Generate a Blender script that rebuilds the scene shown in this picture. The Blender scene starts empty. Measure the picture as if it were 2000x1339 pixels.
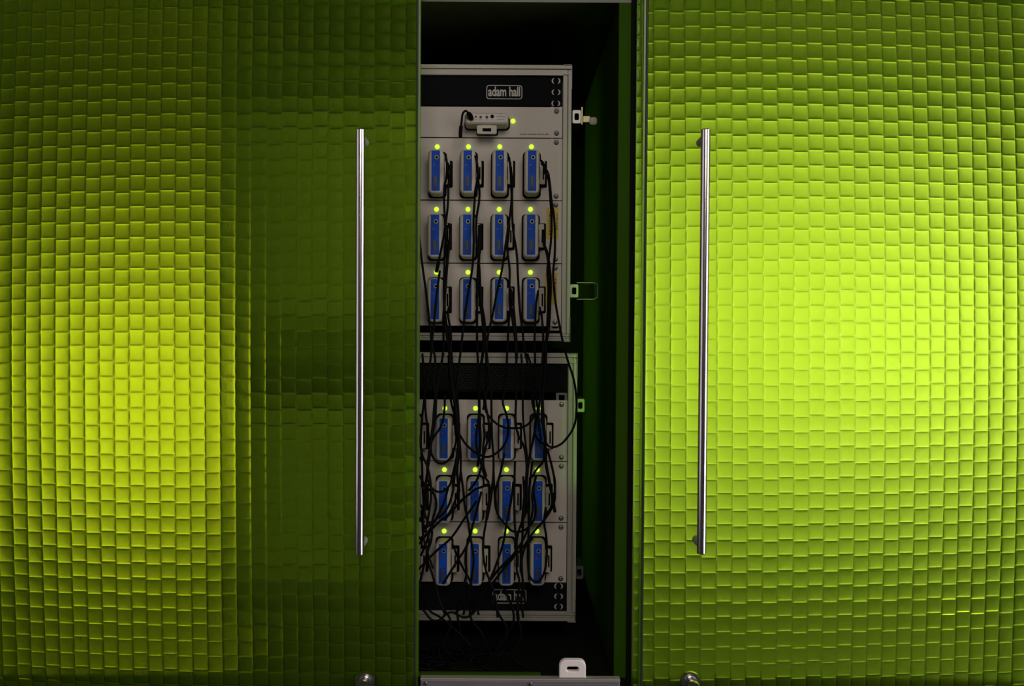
import bpy, bmesh, math, random
from mathutils import Vector, Matrix

random.seed(7)
C = bpy.context.scene.collection
sc = bpy.context.scene

# ------------------------------------------------------------------ camera, world, lights, exposure
F_PX, CX, CY = 1769.0, 1000.0, 669.5
CAM = Vector((0.0, 0.0, 1.0))
ROT = Matrix.Rotation(math.radians(90 - 1.1), 3, 'X') @ Matrix.Rotation(math.radians(0.34), 3, 'Z')
cd = bpy.data.cameras.new('camera')
cd.sensor_width = 36.0
cd.lens = 36.0 * F_PX / 2000.0
cd.clip_start = 0.01
cam = bpy.data.objects.new('camera', cd)
cam.matrix_world = Matrix.Translation(CAM) @ ROT.to_4x4()
C.objects.link(cam)
sc.camera = cam

sc.view_settings.view_transform = 'Standard'
sc.view_settings.look = 'None'
sc.view_settings.exposure = 0.0
sc.view_settings.gamma = 1.0
sc.view_settings.use_curve_mapping = False
sc.cycles.max_bounces = 10
sc.cycles.transmission_bounces = 8
sc.cycles.caustics_reflective = False
sc.cycles.caustics_refractive = False
sc.cycles.sample_clamp_indirect = 3.0

w = bpy.data.worlds.new('room_gloom')
sc.world = w
w.use_nodes = True
w.node_tree.nodes['Background'].inputs[0].default_value = (0.9, 0.93, 1.0, 1)
w.node_tree.nodes['Background'].inputs[1].default_value = 0.02


def lamp(name, kind, loc, power, color=(1, 1, 1), size=0.1, size_y=None, target=None, spread=None):
    d = bpy.data.lights.new(name, kind)
    d.energy = power
    d.color = color
    if kind == 'AREA':
        d.shape = 'RECTANGLE'
        d.size = size
        d.size_y = size_y or size
    else:
        d.shadow_soft_size = size
    if spread:
        d.spread = math.radians(spread)
    o = bpy.data.objects.new(name, d)
    o.location = loc
    if target is not None:
        o.rotation_euler = (Vector(target) - Vector(loc)).to_track_quat('-Z', 'Y').to_euler()
    C.objects.link(o)
    return o


# the dim room in front: a lamp high up, and a tall narrow window to one side
lamp('room_ceiling_lamp', 'AREA', (0.22, -0.9, 2.0), 16.0, (1.0, 0.9, 0.8), 1.1, 0.8, (0.0, 1.3, 1.0))
lamp('room_window', 'AREA', (1.7, 0.30, 1.1), 19.0, (1.0, 0.93, 0.93), 1.1, 1.9, (0.0, 0.9, 1.0))
lamp('room_far_window', 'AREA', (-2.2, 0.1, 1.2), 7.0, (0.95, 0.84, 0.95), 1.8, 1.8, (0.0, 0.9, 1.0))
# lamps burning inside the cabinet, turned towards its pale back
lamp('cabinet_lamp_warm', 'AREA', (-0.74, 1.50, 0.85), 2.05, (1.0, 0.66, 0.25), 0.22, 0.28, (-0.74, 1.75, 0.85))
lamp('cabinet_lamp_cool', 'AREA', (0.46, 1.42, 1.03), 2.75, (1.0, 0.79, 0.70), 0.45, 0.58, (0.46, 1.75, 1.03))
lamp('cabinet_lamp_pale', 'AREA', (0.90, 1.45, 0.98), 2.9, (1.0, 0.78, 1.2), 0.25, 0.32, (0.90, 1.75, 0.98))
# added lamp standing in for green light leaking past the partition's front edge
lamp('partition_leak_fill', 'AREA', (0.130, 1.222, 1.02), 0.020, (0.36, 1.0, 0.03), 0.012, 0.50, (0.100, 1.30, 1.02), 40)
lamp('cabinet_lamp_floor', 'AREA', (0.63, 1.25, 0.66), 0.13, (1.0, 0.70, 0.3), 0.06, 0.06, (0.63, 1.25, 0.5))


# ------------------------------------------------------------------ helpers
def P(px, py, Y):
    """the world point on the plane y = Y seen at pixel px, py of the 2000 x 1339 frame"""
    d = ROT @ Vector(((px - CX) / F_PX, -(py - CY) / F_PX, -1.0))
    return CAM + d * (Y / d.y)


def PX(px, Y, py=670):
    return P(px, py, Y).x


def PZ(py, Y, px=1000):
    return P(px, py, Y).z


def tag(o, label=None, cat=None, group=None, kind=None):
    if label:
        o['label'] = label
    if cat:
        o['category'] = cat
    if group:
        o['group'] = group
    if kind:
        o['kind'] = kind
    return o


def thing(name, label, cat, loc=(0, 0, 0), group=None):
    o = bpy.data.objects.new(name, None)
    o.empty_display_size = 0.02
    o.location = loc
    C.objects.link(o)
    return tag(o, label, cat, group)


def mesh_obj(name, me, parent=None):
    o = bpy.data.objects.new(name, me)
    C.objects.link(o)
    if parent is not None:
        o.parent = parent
    return o


def obj(name, bm, mat, parent=None, smooth=None):
    me = bpy.data.meshes.new(name)
    bmesh.ops.recalc_face_normals(bm, faces=bm.faces[:])
    bm.to_mesh(me)
    bm.free()
    me.materials.append(mat)
    if smooth:
        me.shade_smooth()
        me.set_sharp_from_angle(angle=math.radians(smooth))
    return mesh_obj(name, me, parent)


def box(bm, x0, y0, z0, x1, y1, z1, bevel=0.0):
    r = bmesh.ops.create_cube(bm, size=1.0)
    vs = r['verts']
    for v in vs:
        v.co = Vector(((x0 + x1) / 2 + v.co.x * (x1 - x0), (y0 + y1) / 2 + v.co.y * (y1 - y0), (z0 + z1) / 2 + v.co.z * (z1 - z0)))
    if bevel:
        es = list({e for v in vs for e in v.link_edges})
        bmesh.ops.bevel(bm, geom=es, offset=bevel, segments=2, profile=0.5, affect='EDGES')
    return bm


def rr_loop(w, h, r, n=5):
    """points of a rounded rectangle in x, z, counter-clockwise seen from -y"""
    r = max(min(r, w / 2 - 1e-6, h / 2 - 1e-6), 1e-6)
    pts = []
    for cx, cz, a0 in ((w / 2 - r, h / 2 - r, 0), (-w / 2 + r, h / 2 - r, 90), (-w / 2 + r, -h / 2 + r, 180), (w / 2 - r, -h / 2 + r, 270)):
        for k in range(n + 1):
            a = math.radians(a0 + 90 * k / n)
            pts.append((cx + r * math.cos(a), cz + r * math.sin(a)))
    return pts


def loft(bm, cx, cz, w, h, r, steps, n=5, cap0=True, cap1=True):
    """rounded-rectangle rings (y, inset) joined into one closed body"""
    rings = []
    for y, ins in steps:
        pts = rr_loop(w - 2 * ins, h - 2 * ins, r - ins, n)
        rings.append([bm.verts.new((cx + x, y, cz + z)) for x, z in pts])
    for a, b in zip(rings, rings[1:]):
        m = len(a)
        for k in range(m):
            bm.faces.new((a[k], a[(k + 1) % m], b[(k + 1) % m], b[k]))
    if cap0:
        bm.faces.new(rings[0])
    if cap1:
        bm.faces.new(rings[-1])
    return bm


def ring_plate(bm, cx, cz, w, h, r, hole, y0, y1, n=5):
    """a plate in the x, z plane with a rounded hole (hx, hz, hw, hh, hr)"""
    hx, hz, hw, hh, hr = hole
    po, pi = rr_loop(w, h, r, n), rr_loop(hw, hh, hr, n)
    L = {}
    for y in (y0, y1):
        L[y] = ([bm.verts.new((cx + x, y, cz + z)) for x, z in po], [bm.verts.new((cx + hx + x, y, cz + hz + z)) for x, z in pi])
    m = len(po)
    for k in range(m):
        j = (k + 1) % m
        for y in (y0, y1):
            a, b = L[y]
            bm.faces.new((a[k], a[j], b[j], b[k]))
        for q in (0, 1):
            bm.faces.new((L[y0][q][k], L[y0][q][j], L[y1][q][j], L[y1][q][k]))
    return bm


def lathe(bm, cx, cz, prof, n=16):
    """surface of revolution about the y axis through cx, cz: prof is (y, radius)"""
    rings = []
    for y, r in prof:
        if r <= 1e-7:
            rings.append([bm.verts.new((cx, y, cz))])
        else:
            rings.append([bm.verts.new((cx + r * math.cos(2 * math.pi * k / n), y, cz + r * math.sin(2 * math.pi * k / n))) for k in range(n)])
    for a, b in zip(rings, rings[1:]):
        for k in range(n):
            j = (k + 1) % n
            if len(a) == 1 and len(b) == 1:
                continue
            if len(a) == 1:
                bm.faces.new((a[0], b[j], b[k]))
            elif len(b) == 1:
                bm.faces.new((a[k], a[j], b[0]))
            else:
                bm.faces.new((a[k], a[j], b[j], b[k]))
    for rg in (rings[0], rings[-1]):
        if len(rg) > 2:
            bm.faces.new(rg)
    return bm


def tube_curve(name, pts, radius, mat, parent=None, cyclic=False, res=6):
    cu = bpy.data.curves.new(name, 'CURVE')
    cu.dimensions = '3D'
    cu.bevel_depth = radius
    cu.bevel_resolution = 2
    cu.resolution_u = res
    cu.use_fill_caps = True
    s = cu.splines.new('BEZIER')
    s.bezier_points.add(len(pts) - 1)
    for b, p in zip(s.bezier_points, pts):
        b.co = p
        b.handle_left_type = b.handle_right_type = 'AUTO'
    s.use_cyclic_u = cyclic
    cu.materials.append(mat)
    o = bpy.data.objects.new(name, cu)
    C.objects.link(o)
    if parent is not None:
        o.parent = parent
    return o


def text_obj(name, body, width, height, loc, mat, parent, bold=0.0, depth=0.0003, rot_z=0.0, space=1.0):
    cu = bpy.data.curves.new(name, 'FONT')
    cu.body = body
    cu.size = 1.0
    cu.align_x = 'CENTER'
    cu.align_y = 'CENTER'
    cu.offset = bold
    cu.space_character = space
    cu.extrude = 0.5
    cu.resolution_u = 3
    cu.materials.append(mat)
    o = bpy.data.objects.new(name, cu)
    C.objects.link(o)
    bpy.context.view_layer.update()
    dx, dy = max(o.dimensions.x, 1e-6), max(o.dimensions.y, 1e-6)
    o.parent = parent
    o.location = loc
    o.rotation_euler = (math.pi / 2, rot_z, 0)
    o.scale = (width / dx, height / dy, depth)
    return o


# ------------------------------------------------------------------ materials
def mat(name, color, rough=0.5, metal=0.0, noise=None, bump=None, spec=0.5, **kw):
    m = bpy.data.materials.new(name)
    m.use_nodes = True
    nt = m.node_tree
    b = nt.nodes['Principled BSDF']
    b.inputs['Base Color'].default_value = (*color, 1)
    b.inputs['Roughness'].default_value = rough
    b.inputs['Metallic'].default_value = metal
    b.inputs['Specular IOR Level'].default_value = spec
    for k, v in kw.items():
        b.inputs[k.replace('_', ' ')].default_value = v
    if noise or bump:
        tc = nt.nodes.new('ShaderNodeTexCoord')
        mp = nt.nodes.new('ShaderNodeMapping')
        scale = (noise or bump)[0]
        mp.inputs['Scale'].default_value = scale if isinstance(scale, tuple) else (scale,) * 3
        nz = nt.nodes.new('ShaderNodeTexNoise')
        nz.inputs['Scale'].default_value = 1.0
        nz.inputs['Detail'].default_value = 4
        nt.links.new(tc.outputs['Object'], mp.inputs['Vector'])
        nt.links.new(mp.outputs['Vector'], nz.inputs['Vector'])
        if noise:
            mx = nt.nodes.new('ShaderNodeMix')
            mx.data_type = 'RGBA'
            amt = noise[1]
            mx.inputs[6].default_value = (*[c * (1 - amt) for c in color], 1)
            mx.inputs[7].default_value = (*[min(c * (1 + amt), 1) for c in color], 1)
            nt.links.new(nz.outputs['Fac'], mx.inputs[0])
            nt.links.new(mx.outputs[2], b.inputs['Base Color'])
        if bump:
            bp = nt.nodes.new('ShaderNodeBump')
            bp.inputs['Strength'].default_value = bump[1]
            bp.inputs['Distance'].default_value = 0.0005
            nt.links.new(nz.outputs['Fac'], bp.inputs['Height'])
            nt.links.new(bp.outputs['Normal'], b.inputs['Normal'])
    return m




def acrylic(name, color, rough, diffuse=0.14):
    """tinted cast sheet: it refracts, and a little of the light scatters at its face"""
    m = bpy.data.materials.new(name)
    m.use_nodes = True
    nt = m.node_tree
    nt.nodes.remove(nt.nodes['Principled BSDF'])
    tc = nt.nodes.new('ShaderNodeTexCoord')
    nz = nt.nodes.new('ShaderNodeTexNoise')
    nz.inputs['Scale'].default_value = 30
    nt.links.new(tc.outputs['Object'], nz.inputs['Vector'])
    mx = nt.nodes.new('ShaderNodeMix')
    mx.data_type = 'RGBA'
    mx.inputs[6].default_value = (*[0.97 * c ** 0.5 for c in color], 1)
    mx.inputs[7].default_value = (*[min(1.0, 1.03 * c ** 0.5) for c in color], 1)
    nt.links.new(nz.outputs['Fac'], mx.inputs[0])
    rf = nt.nodes.new('ShaderNodeBsdfRefraction')
    rf.inputs['IOR'].default_value = 1.49
    rf.inputs['Roughness'].default_value = rough
    nt.links.new(mx.outputs[2], rf.inputs['Color'])
    df = nt.nodes.new('ShaderNodeBsdfDiffuse')
    df.inputs['Color'].default_value = (*color, 1)
    gl = nt.nodes.new('ShaderNodeBsdfGlossy')
    gl.inputs['Roughness'].default_value = 0.4
    gl.inputs['Color'].default_value = (0.55, 0.8, 0.12, 1)
    a = nt.nodes.new('ShaderNodeMixShader')
    a.inputs[0].default_value = diffuse
    nt.links.new(rf.outputs[0], a.inputs[1])
    nt.links.new(df.outputs[0], a.inputs[2])
    b = nt.nodes.new('ShaderNodeMixShader')
    b.inputs[0].default_value = 0.007
    nt.links.new(a.outputs[0], b.inputs[1])
    nt.links.new(gl.outputs[0], b.inputs[2])
    nt.links.new(b.outputs[0], nt.nodes['Material Output'].inputs[0])
    return m


ACRYLIC = acrylic('green_acrylic', (0.40, 0.74, 0.032), 0.13, 0.07)
FROST = acrylic('green_acrylic_frosted_back', (0.40, 0.74, 0.032), 0.52, 0.03)
STRIP = mat('green_acrylic_strip', (0.30, 0.62, 0.02), 0.3, noise=(40, 0.05), IOR=1.49, Transmission_Weight=0.8)
STEEL = mat('brushed_steel', (0.74, 0.69, 0.68), 0.2, 1.0, bump=((900, 900, 30), 0.15))
SATIN = mat('satin_steel', (0.42, 0.41, 0.36), 0.55, 0.35, noise=(300, 0.08))
TRIMM = mat('dark_anodised_trim', (0.03, 0.04, 0.03), 0.6, 0.0, spec=0.2, noise=(60, 0.1))
POLISH = mat('pale_frame_edge', (0.50, 0.52, 0.42), 0.5, 0.3, noise=(300, 0.06))
ALU = mat('aluminium_extrusion', (0.33, 0.32, 0.27), 0.55, 0.3, noise=((300, 300, 300), 0.12))
PANEL = mat('grey_powder_coat', (0.52, 0.47, 0.42), 0.55, noise=(500, 0.08), bump=(1500, 0.05))
BLACKP = mat('black_powder_coat', (0.005, 0.005, 0.006), 0.7, spec=0.06, noise=(600, 0.3))
SLOT = mat('recess_shade', (0.005, 0.006, 0.005), 0.9, spec=0.04, noise=(300, 0.2))  # flat black standing in for shade in bays and holes
SHELLB = mat('black_laminate', (0.012, 0.014, 0.012), 0.6, spec=0.1, noise=(200, 0.3))
PLASTIC = mat('beige_grey_plastic', (0.50, 0.465, 0.38), 0.55, spec=0.25, noise=(300, 0.06))
BLUE = mat('blue_label', (0.008, 0.072, 0.44), 0.6, spec=0.12, noise=(200, 0.08))
BLUED = mat('blue_label_dark', (0.005, 0.028, 0.16), 0.5, noise=(200, 0.08))
DARKGREY = mat('dark_grey_plastic', (0.05, 0.052, 0.045), 0.5, noise=(300, 0.1))
RED = mat('red_dot', (0.35, 0.012, 0.02), 0.5, noise=(300, 0.1))
SCREWM = mat('zinc_screw', (0.20, 0.20, 0.19), 0.4, 0.9, noise=(400, 0.15))
CORD = mat('black_rubber_cord', (0.003, 0.003, 0.003), 0.6, spec=0.07, noise=(300, 0.2))
WHITE = mat('white_plastic', (0.92, 0.84, 0.80), 0.45, noise=(200, 0.03))
YELLOW = mat('yellow_sticker', (0.50, 0.36, 0.02), 0.5, noise=(300, 0.06))
INK = mat('printed_ink', (0.06, 0.055, 0.05), 0.6, noise=(500, 0.1))
LOGO = mat('silver_print', (0.42, 0.41, 0.37), 0.5, noise=(800, 0.08))
BACKW = mat('pale_cabinet_back', (0.72, 0.72, 0.66), 0.6, noise=(6, 0.06))
BOARD = mat('dark_green_board', (0.035, 0.05, 0.01), 0.4, noise=(8, 0.15))
DEEPG = mat('deep_green_shade', (0.016, 0.05, 0.003), 0.9, spec=0.02, noise=(8, 0.15))  # shade and green light put into the colour of the back's middle
BLACKBD = mat('black_board', (0.006, 0.007, 0.006), 0.8, spec=0.1, noise=(8, 0.15))
RAILM = mat('rail_steel', (0.28, 0.26, 0.28), 0.5, 0.6, noise=((20, 200, 200), 0.2))
GOLD = mat('yellow_zinc', (0.20, 0.19, 0.10), 0.4, 0.9, noise=(300, 0.15))
MESHB = mat('perforated_black', (0.016, 0.020, 0.008), 0.7, spec=0.1, noise=(300, 0.2))

LED = bpy.data.materials.new('green_led_glow')
LED.use_nodes = True
_b = LED.node_tree.nodes['Principled BSDF']
_b.inputs['Base Color'].default_value = (0.2, 0.5, 0.05, 1)
_b.inputs['Emission Color'].default_value = (0.58, 1.0, 0.035, 1)
_b.inputs['Emission Strength'].default_value = 1.25
_nz = LED.node_tree.nodes.new('ShaderNodeTexNoise')
_nz.inputs['Scale'].default_value = 50
LED.node_tree.links.new(_nz.outputs['Fac'], _b.inputs['Roughness'])

# the partition between the compartments: translucent green board
PART = bpy.data.materials.new('translucent_green_partition')
PART.use_nodes = True
_nt = PART.node_tree
_nt.nodes.remove(_nt.nodes['Principled BSDF'])
_d = _nt.nodes.new('ShaderNodeBsdfDiffuse')
_d.inputs[0].default_value = (0.02, 0.035, 0.004, 1)
_t = _nt.nodes.new('ShaderNodeBsdfTranslucent')
_n2 = _nt.nodes.new('ShaderNodeTexNoise')
_n2.inputs['Scale'].default_value = 9
_mx = _nt.nodes.new('ShaderNodeMix')
_mx.data_type = 'RGBA'
_mx.inputs[6].default_value = (0.10, 0.22, 0.006, 1)
_mx.inputs[7].default_value = (0.13, 0.26, 0.008, 1)
_nt.links.new(_n2.outputs['Fac'], _mx.inputs[0])
_nt.links.new(_mx.outputs[2], _t.inputs[0])
_m = _nt.nodes.new('ShaderNodeMixShader')
_m.inputs[0].default_value = 0.5
_nt.links.new(_d.outputs[0], _m.inputs[1])
_nt.links.new(_t.outputs[0], _m.inputs[2])
_nt.links.new(_m.outputs[0], _nt.nodes['Material Output'].inputs[0])

EDGING = mat('green_edge_band', (0.030, 0.085, 0.002), 0.7, spec=0.05, noise=(20, 0.1))

# ------------------------------------------------------------------ depths of the scene (metres from the camera)
YD = 1.15          # face of the doors
YB = 1.75          # back of the cabinet
YP = 1.30          # face of the rack panels
YF = 1.27          # face of the receivers
YW = 1.20          # front edges of the cabinet boards

# ------------------------------------------------------------------ cabinet carcass (the setting)
Z0 = PZ(1322, YW, 1000)        # cabinet floor
Z1 = PZ(4, YW, 1000)           # cabinet top
XL, XR = -0.98, 1.08
xw0, xw1 = PX(1203, YW), PX(1228, YW)


def struct(name, bm, m, parent=None):
    o = obj(name, bm, m, parent)
    if parent is None:
        o['kind'] = 'structure'
    return o


struct('wall_back', box(bmesh.new(), XL - .02, YB, Z0 - .03, -0.38, YB + .02, Z1 + .03), BACKW)
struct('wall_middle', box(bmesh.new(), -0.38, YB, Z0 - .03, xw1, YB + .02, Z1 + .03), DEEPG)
struct('wall_rear', box(bmesh.new(), xw1, YB, Z0 - .03, XR + .02, YB + .02, Z1 + .03), BACKW)
struct('floor', box(bmesh.new(), XL - .02, YW, Z0 - .03, -0.38, YB, Z0), BOARD)
struct('floor_middle', box(bmesh.new(), -0.38, YW, Z0 - .03, xw1, YB, Z0), BLACKBD)
struct('floor_side', box(bmesh.new(), xw1, YW, Z0 - .03, XR + .02, YB, Z0), BOARD)
struct('ceiling', box(bmesh.new(), XL - .02, YW, Z1, XR + .02, YB, Z1 + .03), BOARD)
struct('wall_left', box(bmesh.new(), XL - .02, YW, Z0, XL, YB, Z1), BOARD)
struct('wall_right', box(bmesh.new(), XR, YW, Z0, XR + .02, YB, Z1), BOARD)
struct('wall_centre', box(bmesh.new(), xw0, YW + .004, Z0, xw1, YB, Z1), PART)
struct('trim_3', box(bmesh.new(), xw0 + .0008, YW, Z0, xw1, YW + .004, Z1, 0.0006), EDGING)
# black strip standing in for the shade of the gap beside the partition
struct('gap_shade', box(bmesh.new(), PX(1228.5, 1.197), 1.195, Z0 - .02, PX(1240, 1.197), 1.215, Z1 + .02), BLACKBD)
# low steel rail and the green upstand behind it, along the bottom of the gap
YR = 1.140
zr = PZ(1326, YR, 1000)
rail = thing('bottom_rail', 'grey steel rail along the bottom of the gap between the doors', 'rail', (0, YR, zr))
xr0, xr1 = PX(821, YR, 1330), PX(1211, YR, 1330)
obj('rail_body', box(bmesh.new(), xr0, 0.0, -0.03, xr1, 0.010, -0.0012, 0.0012), RAILM, rail)
obj('rail_lip', box(bmesh.new(), xr0, -0.0012, -0.0012, xr1, 0.010, 0.0012, 0.0005), ALU, rail)
sl = bmesh.new()
for sx in (830, 1035):
    lathe(sl, PX(sx, YR, 1335), PZ(1335, YR) - zr, [(-0.0012, 0.002), (-0.0002, 0.003), (0.001, 0.003)], 10)
obj('rail_rivet', sl, SCREWM, rail, 40)
struct('trim_2', box(bmesh.new(), PX(800, 1.203), 1.200, Z0 - .012, PX(1060, 1.203), 1.206, PZ(1313, 1.203)), EDGING)

# the dark bottom track just behind each door
zt_ = PZ(1317, 1.165, 300)
struct('trim_4', box(bmesh.new(), XL, 1.160, 0.515, -0.135, 1.172, zt_, 0.001), BLACKBD)
struct('trim_5', box(bmesh.new(), 0.185, 1.160, 0.515, XR, 1.172, zt_, 0.001), BLACKBD)

# ------------------------------------------------------------------ moulded acrylic doors
KB = 0.026


def bend(px, py):
    u, v = (px - CX) / 1000.0, (py - CY) / 1000.0
    k = 1 - KB * (u * u + v * v)
    return CX + u * k * 1000, CY + v * k * 1000


UV = (-1, -0.965, -0.88, -0.7, 0, 0.7, 0.88, 0.965, 1)
AMP, POW = 0.0015, 7.0


def wave(line, py, shift):
    t = ((py - shift) / 30.75) % 1.0
    return 0.9 * (t - 0.5) * (1 if line % 2 == 0 else -1)


def tile_patch(verts, faces, c, r, x_of, y_of, Y, xlim, zlim):
    """one moulded cushion of the sheet, bulging towards the room"""
    n = len(UV)
    base = len(verts)
    x0, x1 = x_of(c), x_of(c + 1)
    y0, y1 = y_of(c, r), y_of(c, r + 1)
    for v in UV:
        py = y0 + (y1 - y0) * (v + 1) / 2
        xa, xb = x0 + wave(c, py, y_of(0, 0)), x1 + wave(c + 1, py, y_of(0, 0))
        for u in UV:
            px = xa + (xb - xa) * (u + 1) / 2
            p = P(*bend(px, py), Y)
            p.x = min(max(p.x, xlim[0]), xlim[1])
            p.z = min(max(p.z, zlim[0]), zlim[1])
            h = AMP * (1 - abs(u) ** POW) * (1 - abs(v) ** POW) + 0.00025 * (1 - u * u) * (1 - v * v)
            verts.append((p.x, Y - h, p.z))
    for i in range(n - 1):
        for j in range(n - 1):
            a = base + i * n + j
            faces.append((a, a + n, a + n + 1, a + 1))


def moulded_sheet(root, Y, cols, rows, x_of, y_of, xlim, zlim, m, thick, singles, centre):
    cells = []
    for c in cols:
        for r in rows:
            mx = (x_of(c) + x_of(c + 1)) / 2
            my = (y_of(c, r) + y_of(c, r + 1)) / 2
            inside = -30 < mx < 2030 and -10 < my < 1345
            cells.append((0 if inside else 1, (mx - centre[0]) ** 2 + (my - centre[1]) ** 2, c, r))
    cells.sort()
    L = root.location
    for k, (_, _, c, r) in enumerate(cells[:singles]):
        vs, fs = [], []
        tile_patch(vs, fs, c, r, x_of, y_of, Y, xlim, zlim)
        me = bpy.data.meshes.new('tile')
        me.from_pydata([(a - L.x, b - L.y, d - L.z) for a, b, d in vs], [], fs)
        me.materials.append(m)
        me.shade_smooth()
        mesh_obj('tile', me, root)
    vs, fs = [], []
    for _, _, c, r in cells[singles:]:
        tile_patch(vs, fs, c, r, x_of, y_of, Y, xlim, zlim)
    if fs:
        me = bpy.data.meshes.new('tile_field')
        me.from_pydata([(a - L.x, b - L.y, d - L.z) for a, b, d in vs], [], fs)
        me.materials.append(m)
        me.shade_smooth()
        mesh_obj('tile_field', me, root)['kind'] = 'stuff'
    # the flat back and the cut edges of the sheet
    x0, x1, z0, z1 = xlim[0] - L.x, xlim[1] - L.x, zlim[0] - L.z, zlim[1] - L.z
    ya, yb = Y - L.y, Y + thick - L.y
    q = [(x0, ya, z0), (x1, ya, z0), (x1, ya, z1), (x0, ya, z1), (x0, yb, z0), (x1, yb, z0), (x1, yb, z1), (x0, yb, z1)]
    me = bpy.data.meshes.new('sheet')
    me.from_pydata(q, [], [(4, 7, 6, 5), (0, 4, 5, 1), (1, 5, 6, 2), (2, 6, 7, 3), (3, 7, 4, 0)])
    me.materials.append(FROST if m is ACRYLIC else m)
    mesh_obj('sheet', me, root)


ZD0, ZD1 = 0.505, 1.475


def bar_handle(root, px_top, px_bot, py_top, py_bot, side):
    """steel bar on two posts, standing off the door"""
    L = root.location
    Yb = YD - 0.034
    rad = 9.1 * Yb / F_PX
    xm = PX((px_top + px_bot) / 2, Yb, (py_top + py_bot) / 2)
    zt, zb = PZ(py_top, Yb, px_top), PZ(py_bot, Yb, px_bot)
    n = 24
    bm = bmesh.new()
    prof = [(zb, rad - 0.0012), (zb + 0.0012, rad), (zt - 0.0012, rad), (zt, rad - 0.0012)]
    rings = [[bm.verts.new((xm + r * math.cos(2 * math.pi * k / n) - L.x, Yb + r * math.sin(2 * math.pi * k / n) - L.y, z - L.z)) for k in range(n)] for z, r in prof]
    for a, b in zip(rings, rings[1:]):
        for k in range(n):
            bm.faces.new((a[k], a[(k + 1) % n], b[(k + 1) % n], b[k]))
    bm.faces.new(rings[0])
    bm.faces.new(rings[-1])
    h = obj('handle', bm, STEEL, root, 30)
    h['label'] = 'brushed steel bar handle'
    for z in (zt - 0.0105, zb + 0.0105):
        bm = bmesh.new()
        lathe(bm, xm - L.x, z - L.z, [(YD - 0.0012 - L.y, rad * 0.9), (YD - 0.004 - L.y, rad * 0.9), (Yb + 0.002 - L.y, rad * 0.9)], 20)
        obj('handle_post', bm, SATIN, h, 30)


def door_knob(root, px, py):
    L = root.location
    p = P(px, py, YD)
    bm = bmesh.new()
    R = 20.5 * YD / F_PX
    y = YD - L.y
    lathe(bm, p.x - L.x, p.z - L.z, [(y - 0.0008, R), (y - 0.0035, R), (y - 0.0055, R * 0.9), (y - 0.006, R * 0.62), (y - 0.005, R * 0.6)], 28)
    rose = obj('knob_rosette', bm, STEEL, root, 40)
    bm = bmesh.new()
    r = R * 0.62
    lathe(bm, p.x - L.x, p.z - L.z, [(y - 0.004, r * 0.8), (y - 0.014, r * 0.8), (y - 0.016, r), (y - 0.0245, r), (y - 0.026, r * 0.88), (y - 0.0262, 0.0)], 28)
    obj('knob', bm, STEEL, rose, 40)


# darker door
xe = PX(814.5, YD)
dark_door = thing('cabinet_door', 'dark green moulded acrylic door with a glowing yellow patch, edge over the rack', 'cabinet door', ((-0.78 + xe) / 2, YD, ZD0))
x_of = lambda c: 791 - 30.55 * (26 - c)
y_of = lambda c, r: -2.0 + 30.75 * r + (4.7 if c % 2 else 0)
xlim = (-0.78, PX(811, YD))
moulded_sheet(dark_door, YD, range(-14, 27), range(-8, 53), x_of, y_of, xlim, (ZD0, ZD1), ACRYLIC, 0.006, 300, (700, 670))
bm = bmesh.new()
box(bm, xlim[1] + .0001, -0.0014, 0, xe, 0.007, ZD1 - ZD0, 0.0006)
for v in bm.verts:
    v.co.x -= dark_door.location.x
obj('edge_trim', bm, TRIMM, dark_door)
bm = bmesh.new()
box(bm, xe, 0.001, 0, PX(819, YD), 0.007, ZD1 - ZD0, 0.0004)
for v in bm.verts:
    v.co.x -= dark_door.location.x
obj('edge_seal', bm, STRIP, dark_door)
bar_handle(dark_door, 705, 701.5, 252, 1083, 1)
door_knob(dark_door, 713.5, 1329)

# brighter door
xs = PX(1257, YD)
bright_door = thing('cabinet_door', 'bright lime green moulded acrylic door with a broad pale glow and steel bar handle', 'cabinet door', ((0.80 + xs) / 2, YD, ZD0))
x_of2 = lambda c: 1281 + 30.55 * c
y_of2 = lambda c, r: 11.0 + 30.75 * r + (4.7 if c % 2 else 0)
xlim2 = (PX(1261, YD), 0.80)
moulded_sheet(bright_door, YD, range(-1, 34), range(-9, 53), x_of2, y_of2, xlim2, (ZD0, ZD1), ACRYLIC, 0.006, 300, (1376, 670))
bm = bmesh.new()
box(bm, xs, -0.0014, 0, xlim2[0] - .0001, 0.007, ZD1 - ZD0, 0.0006)
for v in bm.verts:
    v.co.x -= bright_door.location.x
obj('edge_trim', bm, TRIMM, bright_door)
bm = bmesh.new()
box(bm, PX(1252.5, YD), 0.001, 0, xs, 0.007, ZD1 - ZD0, 0.0004)
for v in bm.verts:
    v.co.x -= bright_door.location.x
obj('edge_seal', bm, STRIP, bright_door)
bar_handle(bright_door, 1378, 1370.5, 252, 1081, -1)
door_knob(bright_door, 1348, 1329)

# narrow fixed strip of acrylic just behind the brighter door
YS = 1.180
strip = thing('fixed_strip', 'narrow glowing green acrylic strip showing beside the bright door', 'panel', (PX(1255, YS), YS, ZD0))
moulded_sheet(strip, YS, range(0, 1), range(-8, 53), lambda c: 1239 + 17 * c, lambda c, r: 3 + 30.5 * r, (PX(1239, YS), PX(1256, YS)), (ZD0, ZD1), STRIP, 0.004, 61, (1255, 670))


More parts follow.
